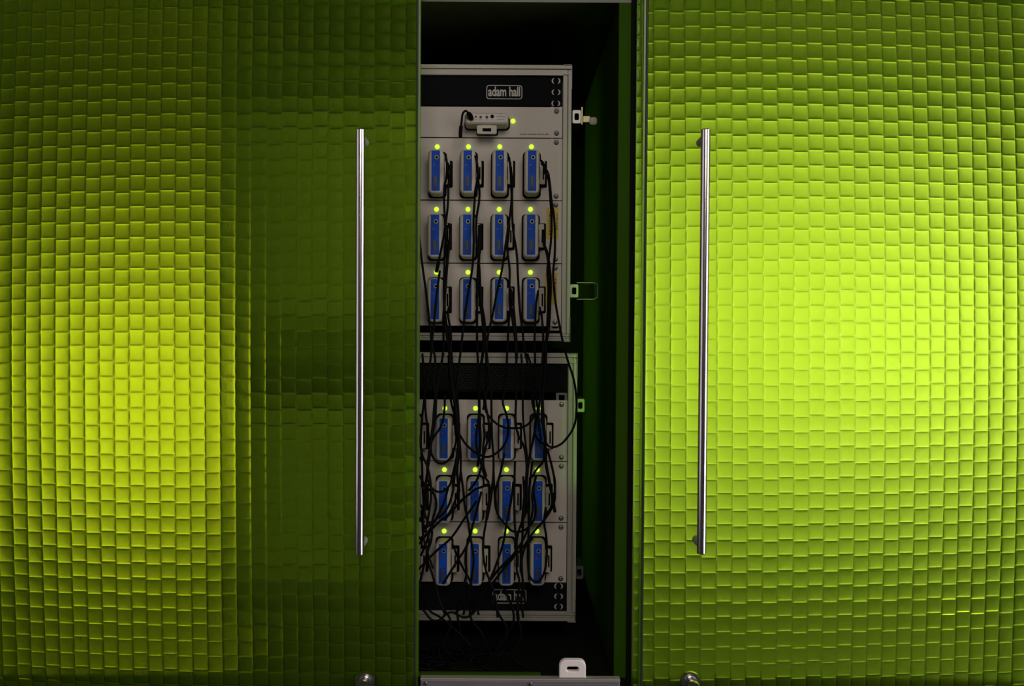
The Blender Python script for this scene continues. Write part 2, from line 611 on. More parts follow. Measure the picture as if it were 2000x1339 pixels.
# ------------------------------------------------------------------ flight cases
def latch(case, px, py, style):
    L = case.location
    p = P(px, py, 1.325)
    bm = bmesh.new()
    sx = p.x - L.x
    sz = p.z - L.z
    y = 1.325 - L.y
    ring_plate(bm, sx, sz, 0.012, 0.019, 0.002, (0.0, 0.0, 0.0065, 0.010, 0.002), y - 0.004, y + 0.05)
    lt = obj('latch', bm, SCREWM, case)
    lt['label'] = 'metal latch on the side of the case'
    if style == 'wing':
        bm = bmesh.new()
        box(bm, sx + 0.006, y - 0.006, sz - 0.012, sx + 0.009, y + 0.004, sz + 0.014, 0.0006)
        box(bm, sx + 0.009, y - 0.002, sz - 0.008, sx + 0.020, y + 0.002, sz + 0.002, 0.0008)
        obj('latch_tongue', bm, GOLD, lt)
        bm = bmesh.new()
        loft(bm, sx + 0.024, sz - 0.006, 0.012, 0.012, 0.004, [(y - 0.006, 0.003), (y - 0.004, 0.0005), (y + 0.006, 0.0005), (y + 0.008, 0.003)])
        obj('latch_knob', bm, PLASTIC, lt, 40)
    if style == 'loop':
        w_, h_ = 0.030, 0.024
        pts = [Vector((sx + 0.004 + w_ * a, y, sz + h_ * b)) for a, b in ((0, .5), (.5, .5), (.88, .48), (1.0, .36), (1.0, 0), (1.0, -.36), (.88, -.48), (.5, -.5), (0, -.5))]
        tube_curve('latch_loop', pts, 0.0010, SCREWM, lt)
        bm = bmesh.new()
        box(bm, sx + 0.006, y + 0.0015, sz - 0.010, sx + 0.030, y + 0.003, sz + 0.010, 0.0006)
        obj('latch_wing', bm, PART, lt)


def flight_case(name, label, top, bot, right, in_top, in_bot, in_right, latches, foot=0.0):
    """top..in_right: pixel lines of the outer box and of the opening at the panel face"""
    YC = YP - 0.006                    # face of the aluminium frame
    left = in_right - 657 - 19
    xm = (left + right) / 2
    x0, x1 = PX(left, YC), PX(right, YC, (top + bot) / 2)
    z1, z0 = PZ(top, YC, right), PZ(bot, YC, right)
    ix0, ix1 = PX(left + 12, YC), PX(in_right, YC, (top + bot) / 2)
    iz1, iz0 = PZ(in_top, YC, right), PZ(in_bot, YC, right)
    root = thing(name, label, 'flight case', ((x0 + x1) / 2, 1.50, z0))
    L = root.location

    def bx(nm, m, a, b, c, d, e, f, bev=0.0):
        return obj(nm, box(bmesh.new(), a - L.x, b - L.y, c - L.z, d - L.x, e - L.y, f - L.z, bev), m, root)
    yb = 1.69
    t = 0.007
    bx('side_board', SHELLB, x0, YC + .022, z0 + .001, x0 + t, yb, z1 - .001)
    bx('side_board', SHELLB, x1 - t, YC + .022, z0 + .001, x1, yb, z1 - .001)
    bx('top_board', SHELLB, x0 + t, YC + .022, z1 - t, x1 - t, yb, z1 - .001)
    bx('bottom_board', SHELLB, x0 + t, YC + .022, z0 + .001, x1 - t, yb, z0 + t)
    bx('back_board', SHELLB, x0 + t, yb - t, z0 + t, x1 - t, yb, z1 - t)
    # extruded frame: three stepped ribs on each bar
    def bar(horizontal, a, b, c, d):
        bm = bmesh.new()
        steps = ((0.0, 0.30, 0.0), (0.30, 0.62, 0.0028), (0.62, 1.0, 0.0010))
        for s0, s1, dy in steps:
            if horizontal:
                lo, hi = b + (d - b) * s0, b + (d - b) * s1
                box(bm, a - L.x, YC + dy - L.y, lo - L.z, c - L.x, YC + .024 - L.y, hi - L.z, 0.0006)
            else:
                lo, hi = a + (c - a) * s0, a + (c - a) * s1
                box(bm, lo - L.x, YC + dy - L.y, b - L.z, hi - L.x, YC + .024 - L.y, d - L.z, 0.0006)
        return obj('frame_bar', bm, ALU, root)
    bar(True, x0, z1, x1, iz1)
    bar(True, x0, z0, x1, iz0)
    bar(False, x1, iz0, ix1, iz1)
    bar(False, x0, iz0, ix0, iz1)
    bm = bmesh.new()
    prof = [(x1 - .0048, YC - .0004), (x1 + .0003, YC + .009), (x1 + .0003, YC + .022), (x1 - .0048, YC + .022)]
    ra = [[bm.verts.new((a - L.x, b - L.y, zz - L.z)) for a, b in prof] for zz in (z0 + .0015, z1 - .0015)]
    for q in range(4):
        bm.faces.new((ra[0][q], ra[0][(q + 1) % 4], ra[1][(q + 1) % 4], ra[1][q]))
    bm.faces.new(ra[0])
    bm.faces.new(ra[1])
    obj('frame_edge', bm, POLISH, root)
    # sheet-metal corner pieces wrapped round the outer edge
    for cxn, czn in ((x1, z0), (x1, z1)):
        s = 1 if czn == z1 else -1
        bm = bmesh.new()
        box(bm, cxn - 0.011 - L.x, YC - 0.0015 - L.y, min(czn, czn + s * 0.0012) - L.z, cxn + 0.0012 - L.x, YC + .03 - L.y, max(czn, czn + s * 0.0012) - L.z, 0.0004)
        box(bm, cxn - L.x, YC - 0.0015 - L.y, min(czn, czn - s * 0.034) - L.z, cxn + 0.0012 - L.x, YC + .03 - L.y, max(czn, czn - s * 0.034) - L.z, 0.0004)
        obj('corner_bracket', bm, SCREWM, root)
    # vertical rack rail with square holes, behind the panel ends
    bm = bmesh.new()
    xr_ = ix1 - 0.0185
    rx = xr_ + 0.009
    z = iz0 + 0.004
    zs = []
    while z < iz1 - 0.012:
        zs.append(z)
        z += 0.0148
    for z in zs:
        ring_plate(bm, rx - L.x, z + 0.0074 - L.z, 0.0165, 0.0148, 0.0001, (0, 0, 0.0085, 0.0085, 0.0004), YP + 0.0028 - L.y, YP + 0.0045 - L.y, 1)
    obj('rack_rail', bm, SCREWM, root)
    if foot:  # foot: drop of an added, unseen strip that blocks light between the cases
        bx('gap_light_block', SHELLB, x0 + .002, YC + .03, z0 - foot, x0 + .03, yb - .01, z0 + .002)
    for px, py, st in latches:
        latch(root, px, py, st)
    return root


case_a = flight_case('flight_case', 'upper flight case with aluminium frame holding three rows of receivers', 128, 666, 1114, 146, 651, 1099.5,
                     [(1126, 229, 'wing'), (1121, 568, 'loop')], 0.0165)
case_b = flight_case('flight_case', 'lower flight case behind the densest tangle of black cords', 691, 1213, 1125, 709, 1195, 1109.5,
                     [(1133, 791, 'plate'), (1131, 1116, 'plate')])


# ------------------------------------------------------------------ rack panels
def screw_bm(x, z, y, r=0.0037):
    return lathe(bmesh.new(), x, z, [(y + 0.001, r), (y - 0.0006, r), (y - 0.0018, r * 0.75), (y - 0.0022, r * 0.35), (y - 0.0014, 0.0)], 12)


def rack_panel(name, label, py0, py1, px1, m, group=None):
    z1, z0 = PZ(py0, YP, px1 - 120), PZ(py1, YP, px1 - 120)
    x1 = PX(px1, YP, (py0 + py1) / 2)
    x0 = x1 - 0.4826
    root = thing(name, label, 'rack panel', ((x0 + x1) / 2, YP, z0), group)
    L = root.location
    obj('faceplate', box(bmesh.new(), x0 - L.x, 0, 0.0005, x1 - L.x, 0.0025, z1 - L.z - 0.0005, 0.0003), m, root)
    return root


def add_screws(root, spots):
    L = root.location
    for px, py in spots:
        p = P(px, py, YP)
        obj('screw', screw_bm(p.x - L.x, p.z - L.z, 0.0), SCREWM, root, 35)


def add_logo(root, px0, py0, px1, py1):
    L = root.location
    a, b = P(px0, py0, YP), P(px1, py1, YP)
    cx, cz, w_, h_ = (a.x + b.x) / 2 - L.x, (a.z + b.z) / 2 - L.z, b.x - a.x, a.z - b.z
    bm = ring_plate(bmesh.new(), cx, cz, w_, h_, 0.004, (0, 0, w_ - 0.0022, h_ - 0.0022, 0.003), -0.0004, 0.0002)
    obj('logo_frame', bm, LOGO, root)
    text_obj('logo_text', 'adam hall', w_ * 0.89, h_ * 0.69, (cx, -0.0002, cz + 0.0003), LOGO, root, bold=0.024, space=0.98)


def rail_slots(root, spots):
    """open slots at the panel end through which the pale rail shows beside a screw"""
    L = root.location
    for px, py in spots:
        p = P(px, py, YP)
        bm = loft(bmesh.new(), p.x - L.x, p.z - L.z, 0.0125, 0.0078, 0.0039, [(-0.0003, 0), (0.0002, 0)])
        s = obj('slot', bm, LOGO, root)
        bm = lathe(bmesh.new(), p.x - L.x, p.z - L.z, [(0.0, 0.0042), (-0.0014, 0.0042), (-0.0022, 0.003), (-0.0022, 0.0)], 12)
        obj('slot_screw', bm, BLACKP, s, 35)


pa = rack_panel('blank_panel', 'black blank panel with silver logo at the top of the upper case', 149, 207, 1098.5, BLACKP)
add_logo(pa, 950, 166, 1020, 194)
rail_slots(pa, [(1086, 158), (1086, 180), (1085.5, 202)])

p1 = rack_panel('equipment_panel', 'grey panel one unit high holding the lone transmitter', 208, 269, 1098.5, PANEL)
add_screws(p1, [(1087, 217), (1087, 260)])
L = p1.location
c = P(1043, 262, YP)
text_obj('web_address', 'www.meder-funk.de', 56 * .000735, 3.6 * .000735, (c.x - L.x, -0.0002, c.z - L.z), INK, p1, bold=0.01)
c = P(1002, 236.5, YP)


def led_bm(x, z, y):
    r = 0.0034
    return lathe(bmesh.new(), x, z, [(y + 0.001, r), (y - 0.0006, r), (y - 0.0018, r * 0.85), (y - 0.0028, r * 0.5), (y - 0.003, 0.0)], 16)


obj('led', led_bm(c.x - L.x, c.z - L.z, 0), LED, p1, 60)

UP_ROWS = [(269.5, 391, 286.5), (391.5, 514, 408.6), (514.5, 637, 531.6)]
UP_LEDS = [[854, 915, 976, 1038], [852.5, 914, 975, 1036], [852.5, 914, 975, 1036]]
LO_ROWS = [(780, 900, 797), (900.5, 1019, 916.7), (1019.5, 1137, 1036.5)]
LO_LEDS = [[808, 869, 928.7, 989.5, 1051], [807.5, 868, 928, 989, 1049.5], [807, 867.5, 928, 989, 1048.5]]
ORD = ['first', 'second', 'third', 'fourth']
ROWN = ['top', 'middle', 'bottom']

SH = 0.0010


def charging_panel(case_name, row, py0, py1, led_y, leds, px1):
    root = rack_panel('charging_panel', f'grey two-unit charging panel, {ROWN[row]} receiver row of the {case_name} case', py0, py1, px1, PANEL, 'charging panels')
    L = root.location
    for lx in leds:
        c = P(lx, led_y, YP)
        obj('led', led_bm(c.x - L.x, c.z - L.z, 0), LED, root, 60)
        # flat black plates stand in for the shaded cut-outs behind receiver and clip
        d = P(lx + 0.5, led_y + 55.2, YP)
        obj('charging_bay', loft(bmesh.new(), d.x - L.x, d.z - L.z, 0.0262, 0.0668, 0.006, [(-0.0006, 0.0005), (0.0, 0.0)]), SLOT, root)
        obj('clip_bay', loft(bmesh.new(), d.x + 0.0153 - L.x, d.z + 0.0012 - L.z, 0.0130, 0.0385, 0.002, [(-0.0005, 0.0004), (0.0, 0.0)]), SLOT, root)
    return root


# one receiver, built once with its parts and then copied
def make_receiver():
    root = thing('receiver', 'x', 'receiver', (0, 0, 0), 'blue fronted receivers in charging bays')
    d = YP - YF
    W, H = 0.0216, 0.0622
    bm = loft(bmesh.new(), 0, 0, W, H, 0.0065, [(-d, 0.0030), (-d + 0.0010, 0.0013), (-d + 0.0035, 0.0002), (-d + 0.006, 0.0), (0.004, 0.0)], 5)
    obj('body', bm, PLASTIC, root, 50)
    lab = obj('label_plate', loft(bmesh.new(), 0.0002, 0.0012, 0.0120, 0.0562, 0.0010, [(-d - 0.0005, 0.0002), (-d + 0.0005, 0)], 2), BLUE, root)
    lab['label'] = 'blue front label'
    soc = obj('socket', lathe(bmesh.new(), 0.0014, 0.0195, [(-d - 0.0004, 0.0030), (-d - 0.0016, 0.0030), (-d - 0.0016, 0.0019), (-d - 0.0004, 0.0018)], 14), ALU, root, 40)
    obj('socket_hole', lathe(bmesh.new(), 0.0014, 0.0195, [(-d - 0.0004, 0.0019), (-d - 0.0008, 0.0019)], 12), SLOT, soc)
    obj('indicator', lathe(bmesh.new(), -0.0022, 0.0090, [(-d - 0.0003, 0.0015), (-d - 0.0010, 0.0013), (-d - 0.0012, 0.0)], 10), RED, root, 40)
    obj('wheel_surround', ring_plate(bmesh.new(), 0.0003, -0.0138, 0.0072, 0.0190, 0.0012, (0, 0, 0.0054, 0.0172, 0.0008), -d - 0.0009, -d - 0.0003, 2), BLUED, root)
    bm = bmesh.new()
    box(bm, -0.0019, -d - 0.0010, -0.0210, 0.0021, -d, -0.0068, 0.0003)
    for k in range(6):
        box(bm, -0.0018, -d - 0.0014, -0.0199 + 0.0022 * k, 0.0020, -d - 0.0006, -0.0199 + 0.0022 * k + 0.0011)
    obj('thumb_wheel', bm, DARKGREY, root)
    # spring clip on the side: a plate held off the body by a bridge
    bm = bmesh.new()
    ring_plate(bm, W / 2 + 0.0045, 0.0015, 0.0070, 0.0330, 0.0012, (0.0012, -0.001, 0.0022, 0.0180, 0.0006), -0.0140, -0.0095, 2)
    box(bm, W / 2 - 0.001, -0.0120, 0.0100, W / 2 + 0.0030, -0.0080, 0.0165, 0.0004)
    box(bm, W / 2 - 0.001, -0.0120, -0.0140, W / 2 + 0.0030, -0.0080, -0.0080, 0.0004)
    obj('clip', bm, PLASTIC, root)
    return root


proto = make_receiver()


def copy_tree(o, parent=None):
    c = o.copy()
    C.objects.link(c)
    if parent is not None:
        c.parent = parent
    for ch in list(o.children):
        copy_tree(ch, c)
    return c


first = True
dev_pos = {}


def place_receiver(key, lx, led_y, label):
    global first
    o = proto if first else copy_tree(proto)
    first = False
    p = P(lx + 0.2, led_y + 55.2, YP)
    o.location = (p.x, YP, p.z)
    o['label'] = label
    dev_pos[key] = p
    return o


for r, ((a, b, ly), leds) in enumerate(zip(UP_ROWS, UP_LEDS)):
    charging_panel('upper', r, a, b, ly, leds, 1098.5 - r)
    for k, lx in enumerate(leds):
        place_receiver(('u', r, k), lx, ly, f'blue receiver, {ROWN[r]} row of the upper case, {ORD[k]} from the dark door')
for r, ((a, b, ly), leds) in enumerate(zip(LO_ROWS, LO_LEDS)):
    charging_panel('lower', r, a, b, ly, leds, 1108.5 - r)
    for k, lx in enumerate(leds):
        if k == 0:
            lab = f'receiver mostly hidden by the dark door edge, {ROWN[r]} row of lower case'
        else:
            lab = f'blue receiver, {ROWN[r]} row of the lower case, {ORD[k - 1]} clear of the dark door'
        place_receiver(('l', r, k - 1), lx, ly, lab)

panels = {}
for o in C.objects:
    if o.name.startswith('charging_panel') and o.parent is None:
        panels[o['label']] = o


def panel_of(case_name, row):
    return panels[f'grey two-unit charging panel, {ROWN[row]} receiver row of the {case_name} case']


for row, dy in ((0, 0), (1, 0), (2, 0)):
    a, b, _ = UP_ROWS[row]
    add_screws(panel_of('upper', row), [(1086.5 - row, a + 8.5), (1086 - row, b - 8)])
    a, b, _ = LO_ROWS[row]
    add_screws(panel_of('lower', row), [(1097 - row * .7, a + 9.5), (1096.5 - row * .7, b - 7.5)])


def sticker(panel, px0, py0, px1, py1):
    L = panel.location
    a, b = P(px0, py0, YP), P(px1, py1, YP)
    s = obj('sticker', box(bmesh.new(), a.x - L.x, -0.0003, b.z - L.z, b.x - L.x, 0.0001, a.z - L.z), YELLOW, panel)
    s['label'] = 'yellow printed sticker'
    bm = bmesh.new()
    rnd = random.Random(px0)
    for fx, wd, f0, f1 in ((0.22, 0.10, 0.15, 0.90), (0.48, 0.05, 0.10, 0.80), (0.62, 0.05, 0.10, 0.84), (0.80, 0.10, 0.18, 0.75)):
        x = a.x + (b.x - a.x) * fx - L.x
        z = f0
        while z < f1:
            dz = rnd.uniform(0.03, 0.09)
            box(bm, x, -0.00045, a.z + (b.z - a.z) * min(z + dz, f1) - L.z, x + (b.x - a.x) * wd, -0.0002, a.z + (b.z - a.z) * z - L.z)
            z += dz + 0.03
    obj('sticker_print', bm, INK, s)


sticker(panel_of('upper', 1), 1067, 405, 1091, 466)
sticker(panel_of('upper', 2), 1065, 533, 1088, 594)

# perforated vent panel, with the open unit beneath it
pv = rack_panel('vent_panel', 'black perforated vent panel at the top of the lower case', 710, 766, 1108, BLACKP)
L = pv.location
bm = bmesh.new()
x = PX(800, YP) - L.x
zlo, zhi = PZ(758, YP) - L.z, PZ(716, YP) - L.z
row = 0
zz = zlo
while zz < zhi:
    xx = x + (0.0022 if row % 2 else 0)
    while xx < PX(1062, YP) - L.x:
        vs = [bm.verts.new((xx + 0.0015 * math.cos(math.pi / 3 * k), -0.0003, zz + 0.0015 * math.sin(math.pi / 3 * k))) for k in range(6)]
        ws = [bm.verts.new((xx + 0.0015 * math.cos(math.pi / 3 * k), 0.0002, zz + 0.0015 * math.sin(math.pi / 3 * k))) for k in range(6)]
        bm.faces.new(vs)
        for k in range(6):
            bm.faces.new((vs[k], ws[k], ws[(k + 1) % 6], vs[(k + 1) % 6]))
        xx += 0.0044
    zz += 0.0038
    row += 1
o = obj('perforation', bm, MESHB, pv)
o['kind'] = 'stuff'
for px, py in ((1097, 717), (1097, 759)):
    p = P(px, py, YP)
    obj('screw', screw_bm(p.x - L.x, p.z - L.z, 0.0), BLACKP, pv, 35)

pz = rack_panel('blank_panel', 'black blank panel with silver logo at the foot of the lower case', 1138, 1193, 1106.5, BLACKP)
add_logo(pz, 962, 1150, 1028, 1178)
rail_slots(pz, [(1091, 1144), (1091, 1164), (1091, 1184)])

# ------------------------------------------------------------------ the transmitter lying across its own panel
tp = P(947, 240, YP)
tr = thing('transmitter', 'beige transmitter lying sideways with a row of sockets, above the blue receivers', 'transmitter', (tp.x, YP, tp.z))
d = 0.030
k_ = .000718


def T(px, py):
    q = P(px, py, YF)
    return q.x - tp.x, q.z - tp.z


c0, c1 = T(907, 219.0), T(993, 243)
w_, h_ = c1[0] - c0[0], c0[1] - c1[1]
mx, mz = (c0[0] + c1[0]) / 2, (c0[1] + c1[1]) / 2
obj('body', loft(bmesh.new(), mx, mz, w_, h_, 0.005, [(-d, 0.0030), (-d + .001, 0.0013), (-d + .0035, 0.0002), (-d + .006, 0), (0.003, 0)]), PLASTIC, tr, 50)
f0, f1 = T(911, 221.5), T(989, 239)
obj('label_plate', loft(bmesh.new(), (f0[0] + f1[0]) / 2, (f0[1] + f1[1]) / 2, f1[0] - f0[0], f0[1] - f1[1], 0.001, [(-d - .0005, .0002), (-d + .0005, 0)], 2), PANEL, tr)
for px, py, r_, m_ in ((929.5, 228, 0.0015, RED), (939, 229, 0.0018, DARKGREY), (951, 229, 0.0018, BLUED), (961.5, 227.5, 0.0025, SLOT)):
    a = T(px, py)
    obj('socket', lathe(bmesh.new(), a[0], a[1], [(-d - .0003, r_), (-d - .0011, r_), (-d - .0013, r_ * .6), (-d - .0006, 0)], 12), m_, tr, 40)
bm = bmesh.new()
for px, py, ww in ((929.5, 234, 6), (939, 234, 7), (951, 234, 5), (961.5, 234, 3), (978, 223, 7), (978, 233.5, 15), (951, 223.5, 4)):
    a = T(px, py)
    for q in range(int(ww / 1.5)):
        xx = a[0] + (q * 1.5 - ww / 2) * k_
        box(bm, xx, -d - .0006, a[1] - .0004, xx + 1.0 * k_, -d - .0003, a[1] + .0004)
obj('printed_marks', bm, INK, tr)
a = T(978, 227.5)
text_obj('printed_name', 'Transmitter', 18 * k_, 2.6 * k_, (a[0], -d - .0004, a[1]), INK, tr, bold=0.01)
# its clip, hanging below with a dark window
q0, q1 = T(931.5, 243.8), T(970, 260.5)
obj('clip', ring_plate(bmesh.new(), (q0[0] + q1[0]) / 2, (q0[1] + q1[1]) / 2, q1[0] - q0[0], q0[1] - q1[1], 0.0018,
                       (0, -0.0005, 17 * k_, 6.5 * k_, .0005), -d + .002, -d + .007, 3), PLASTIC, tr)
obj('clip_bridge', box(bmesh.new(), q0[0] + .006, -d + .004, q0[1] - .002, q1[0] - .006, -d + .012, q0[1] + .003, .0005), PLASTIC, tr)
obj('clip_window', box(bmesh.new(), q0[0] + .004, -d + .0045, q1[1] + .002, q1[0] - .004, -d + .006, q0[1] - .002), SLOT, tr)
q0, q1 = T(929, 240), T(972, 256.5)
L = p1.location  # black plates painted as the shade round transmitter and clip
obj('clip_bay', loft(bmesh.new(), (q0[0] + q1[0]) / 2 + tp.x - L.x, (q0[1] + q1[1]) / 2 + tp.z - L.z, (q1[0] - q0[0]) * 1.02, (q0[1] - q1[1]), .003, [(-.0006, .0004), (0, 0)]), SLOT, p1)
q0, q1 = T(905, 217), T(996, 246)
obj('charging_bay', loft(bmesh.new(), (q0[0] + q1[0]) / 2 + tp.x - L.x, (q0[1] + q1[1]) / 2 + tp.z - L.z, (q1[0] - q0[0]) * 1.0, (q0[1] - q1[1]), .006, [(-.0005, .0004), (0, 0)]), SLOT, p1)
# antenna lead plugged into its end
al = thing('antenna_lead', 'short black lead plugged into the transmitter and hanging down', 'cord', P(921, 232, YF - .0015))
A0 = al.location


def rel(px, py, Y):
    return P(px, py, Y) - A0


tube_curve('plug', [rel(921, 232, YF - .0012), rel(919, 226, YF - .007), rel(914.5, 221.5, YF - .011)], .0033, CORD, al)
tube_curve('lead', [rel(915, 222, YF - .011), rel(910, 216.5, YF - .012), rel(904.5, 221), rel(902, 234, YF - .008), rel(900, 252, YF - .006)] if False else
           [rel(915, 222, YF - .011), rel(910, 216.5, YF - .012), rel(904.5, 221, YF - .010), rel(902, 234, YF - .008), rel(900, 252, YF - .006)], .0015, CORD, al)
tube_curve('lead_end', [rel(900.5, 246, YF - .006), rel(899.5, 258, YF - .006), rel(899.5, 269, YF - .005)], .0026, CORD, al)

# ------------------------------------------------------------------ the white plate standing on the rail
YT = 1.147
a, b = P(1092, 1285, YT), P(1143.5, 1325, YT)
wt = thing('lock_plate', 'small white plastic plate with a slot, standing on the steel rail', 'plate', ((a.x + b.x) / 2, YT, zr + .0012))
w_, h_ = b.x - a.x, a.z - (zr + .0012)
hp = P(1118, 1303, YT)
hole = (hp.x - wt.location.x, hp.z - wt.location.z - h_ / 2, 24 * YT / F_PX, 9.5 * YT / F_PX, 4.7 * YT / F_PX)
bm = bmesh.new()
n = 7
po = []
for x, z in rr_loop(w_, h_, 0.0085, n):
    if z < -h_ / 2 + 0.0086:
        x = math.copysign(w_ / 2, x) if abs(x) > w_ / 2 - 0.0086 else x
        z = -h_ / 2 if z < -h_ / 2 + 0.002 else z
    po.append((x, z))
pi = rr_loop(hole[2], hole[3], hole[4], n)
rings = []
for y, pts, ins in ((0.002, po, 0), (-0.0045, po, 0), (-0.006, po, 0.0012), (-0.006, pi, -0.001), (-0.005, pi, 0), (0.002, pi, 0)):
    ring = []
    for x, z in pts:
        if pts is po:
            f = (1 - 2 * ins / w_, 1 - 2 * ins / h_)
            ring.append(bm.verts.new((x * f[0], y, z * f[1] + h_ / 2)))
        else:
            f = (1 - 2 * ins / hole[2], 1 - 2 * ins / hole[3])
            ring.append(bm.verts.new((x * f[0] + hole[0], y, z * f[1] + hole[1] + h_ / 2)))
    rings.append(ring)
m_ = len(rings[0])
for q in range(len(rings)):
    a_, b_ = rings[q], rings[(q + 1) % len(rings)]
    for k in range(m_):
        bm.faces.new((a_[k], a_[(k + 1) % m_], b_[(k + 1) % m_], b_[k]))
obj('plate_body', bm, WHITE, wt, 35)

# ------------------------------------------------------------------ cords
R_CORD = 0.0016
n_cord = 0


def cord(label, pts, group=None, rad=R_CORD, plug=False):
    """pts: (px, py) or (px, py, depth); cords hang a little in front of the receivers"""
    n = len(pts)
    w3 = []
    rnd = random.Random(int(pts[0][0] * 13 + pts[0][1] * 7 + n))
    global n_cord
    n_cord += 1
    base = 1.236 + 0.0024 * (n_cord * 4 % 9) if len(pts[0]) > 2 or not group else 1.204 + 0.0028 * (n_cord * 5 % 12)
    for k, q in enumerate(pts):
        Y = q[2] if len(q) > 2 else base + rnd.uniform(-.0008, .0008)
        w3.append(P(q[0], q[1], Y))
    root = bpy.data.objects.new('cord', None)
    top = max(w3, key=lambda v: v.z)
    bpy.data.objects.remove(root)
    o = tube_curve('cord', [v - w3[0] for v in w3], rad, CORD)
    o.location = w3[0]
    tag(o, label, 'cord', group)
    if plug:
        e, f = w3[-1], w3[-2]
        dv = (e - f).normalized()
        tube_curve('plug', [e - w3[0] - dv * .002, e + dv * .006 - w3[0], e + dv * .013 - w3[0]], .0026, CORD, o)
    return o


def dev(case, r, k):
    nm = 'upper' if case == 'u' else 'lower'
    return f'{nm} case {ROWN[r]} row {ORD[k]} receiver'


CL = 1.283  # depth of the spring clips
# upper case, row by row
cord('black cord from the ' + dev('u', 0, 0) + ', longer strand',
     [(870, 300, CL - .02), (873, 322, CL - .022), (872, 345, CL - .02), (868, 365), (867.5, 392), (869, 430), (872, 470), (873, 500), (872, 540), (869, 580), (866, 620), (866, 670), (864, 700), (856, 740), (852, 780), (850, 820), (843, 860), (838, 900), (832, 940), (828, 990), (826, 1050)])
cord('black cord from the ' + dev('u', 0, 0) + ', ending in a plug',
     [(874, 318, CL - .02), (879, 330, CL - .02), (876, 360), (875, 395), (872, 425), (866, 465), (860, 495), (856, 514)], plug=True)
cord('black cord from the ' + dev('u', 1, 0) + ', thicker strand',
     [(877, 437, CL - .02), (879, 460), (877, 480), (874, 510), (870, 560), (868, 600), (872, 650), (878, 690), (882, 730), (887, 770), (890, 800), (893, 840), (896, 880), (893, 920), (897, 960)], rad=.0019)
cord('black cord from the ' + dev('u', 1, 0) + ', swinging across the vent panel',
     [(874, 440, CL - .02), (870, 470), (868, 520), (867, 575), (870, 620), (876, 650), (881, 680), (884, 720), (893, 775), (897, 850), (900, 900), (896, 950), (886, 985), (872, 1010)])
cord('short black cord from the ' + dev('u', 2, 0),
     [(878, 563, CL - .02), (879, 590, CL - .02), (875, 612), (879, 640), (881, 665), (878, 700), (881, 740), (888, 790)])
cord('black cord slanting out from behind the dark door edge, upper case',
     [(817, 440), (824, 510), (832, 570), (838, 620), (842, 660), (841, 700), (834, 740), (828, 785), (824, 820), (822, 860), (824, 900), (826, 960), (830, 1010)])
cord('black cord crossing the ' + dev('u', 2, 0),
     [(859, 528), (855, 560), (851, 595), (847, 640), (844, 675), (850, 700), (846, 740), (850, 780), (849, 800)])
cord('black cord from the ' + dev('u', 0, 1) + ', slanting over the receivers below',
     [(928, 304, CL - .02), (932, 320, CL - .022), (933, 345, CL - .02), (928, 375), (927, 392), (925, 424), (925, 482), (923, 519), (913, 581), (905, 638), (901, 675), (898, 700), (893, 740), (888, 790), (890, 850)])
cord('black cord from the ' + dev('u', 0, 1) + ', straighter strand',
     [(931, 312, CL - .02), (934, 350, CL - .02), (936, 390), (931, 424), (930, 440), (932, 482), (936, 519), (940, 585), (947, 631), (949, 670), (953, 710), (958.7, 760), (960, 808), (961, 854), (964, 900), (962, 945), (957, 985), (951, 1015)])
cord('black cord bent to a sharp corner below the ' + dev('u', 1, 1),
     [(938, 438, CL - .02), (939, 477, CL - .02), (934.5, 510), (932, 558), (932, 602), (932, 675), (934, 720), (936, 762), (935.5, 808), (930, 865), (938, 900), (949, 934), (954, 943), (947, 948), (929, 955), (912, 968), (890, 990), (868, 1015)])
cord('thick black cord from the ' + dev('u', 1, 1),
     [(936, 440, CL - .02), (936, 480), (935, 530), (937, 580), (943, 630), (944, 680), (939, 720), (936, 770), (937, 820), (938, 870), (933, 910)], rad=.0020)
cord('black cord from the ' + dev('u', 0, 2) + ', slanting away to the next column',
     [(994, 306, CL - .02), (997, 330, CL - .022), (998, 353, CL - .02), (999, 392), (995.5, 424), (988.6, 470), (981.7, 519), (970, 574), (961, 620), (954, 650), (950, 685), (950, 730), (949, 770), (944, 800)])
cord('black cord from the ' + dev('u', 0, 2) + ', reaching the lower case',
     [(996, 315, CL - .02), (1000, 350, CL - .02), (1000, 390), (1002, 447), (1009, 493), (1011.6, 539), (1014, 585), (1017, 620), (1021, 650), (1024, 680), (1032, 715), (1039, 745), (1040, 785), (1046, 815), (1044, 842), (1035, 888), (1030, 923), (1028, 969), (1024, 1010)])
cord('black cord from the ' + dev('u', 1, 2) + ', reaching the lower case',
     [(995, 438, CL - .02), (993, 460, CL - .02), (991, 487), (995.5, 528), (995.5, 562), (1002, 592), (1005, 620), (1009, 675), (1008, 720), (1008, 778), (1008, 831), (1014, 854), (1021, 866), (1028, 900), (1026.5, 946), (1022, 990), (1019, 1030)])
cord('black cord making a wide sagging loop from the ' + dev('u', 2, 2),
     [(998, 565, CL - .02), (1000, 588, CL - .02), (995.5, 608), (993, 643), (991, 680), (988.6, 727), (985, 762), (982, 785), (988.6, 808), (993, 836), (986, 866), (970, 884), (952, 892), (938, 888), (920, 877), (901, 854), (892, 831), (887, 808), (880.5, 780), (878, 739), (876, 693)])
cord('thick black cord from the ' + dev('u', 2, 2),
     [(996, 562, CL - .02), (996, 590, CL - .02), (999, 610), (1004, 640), (1008, 680), (1009, 700)], rad=.0022)
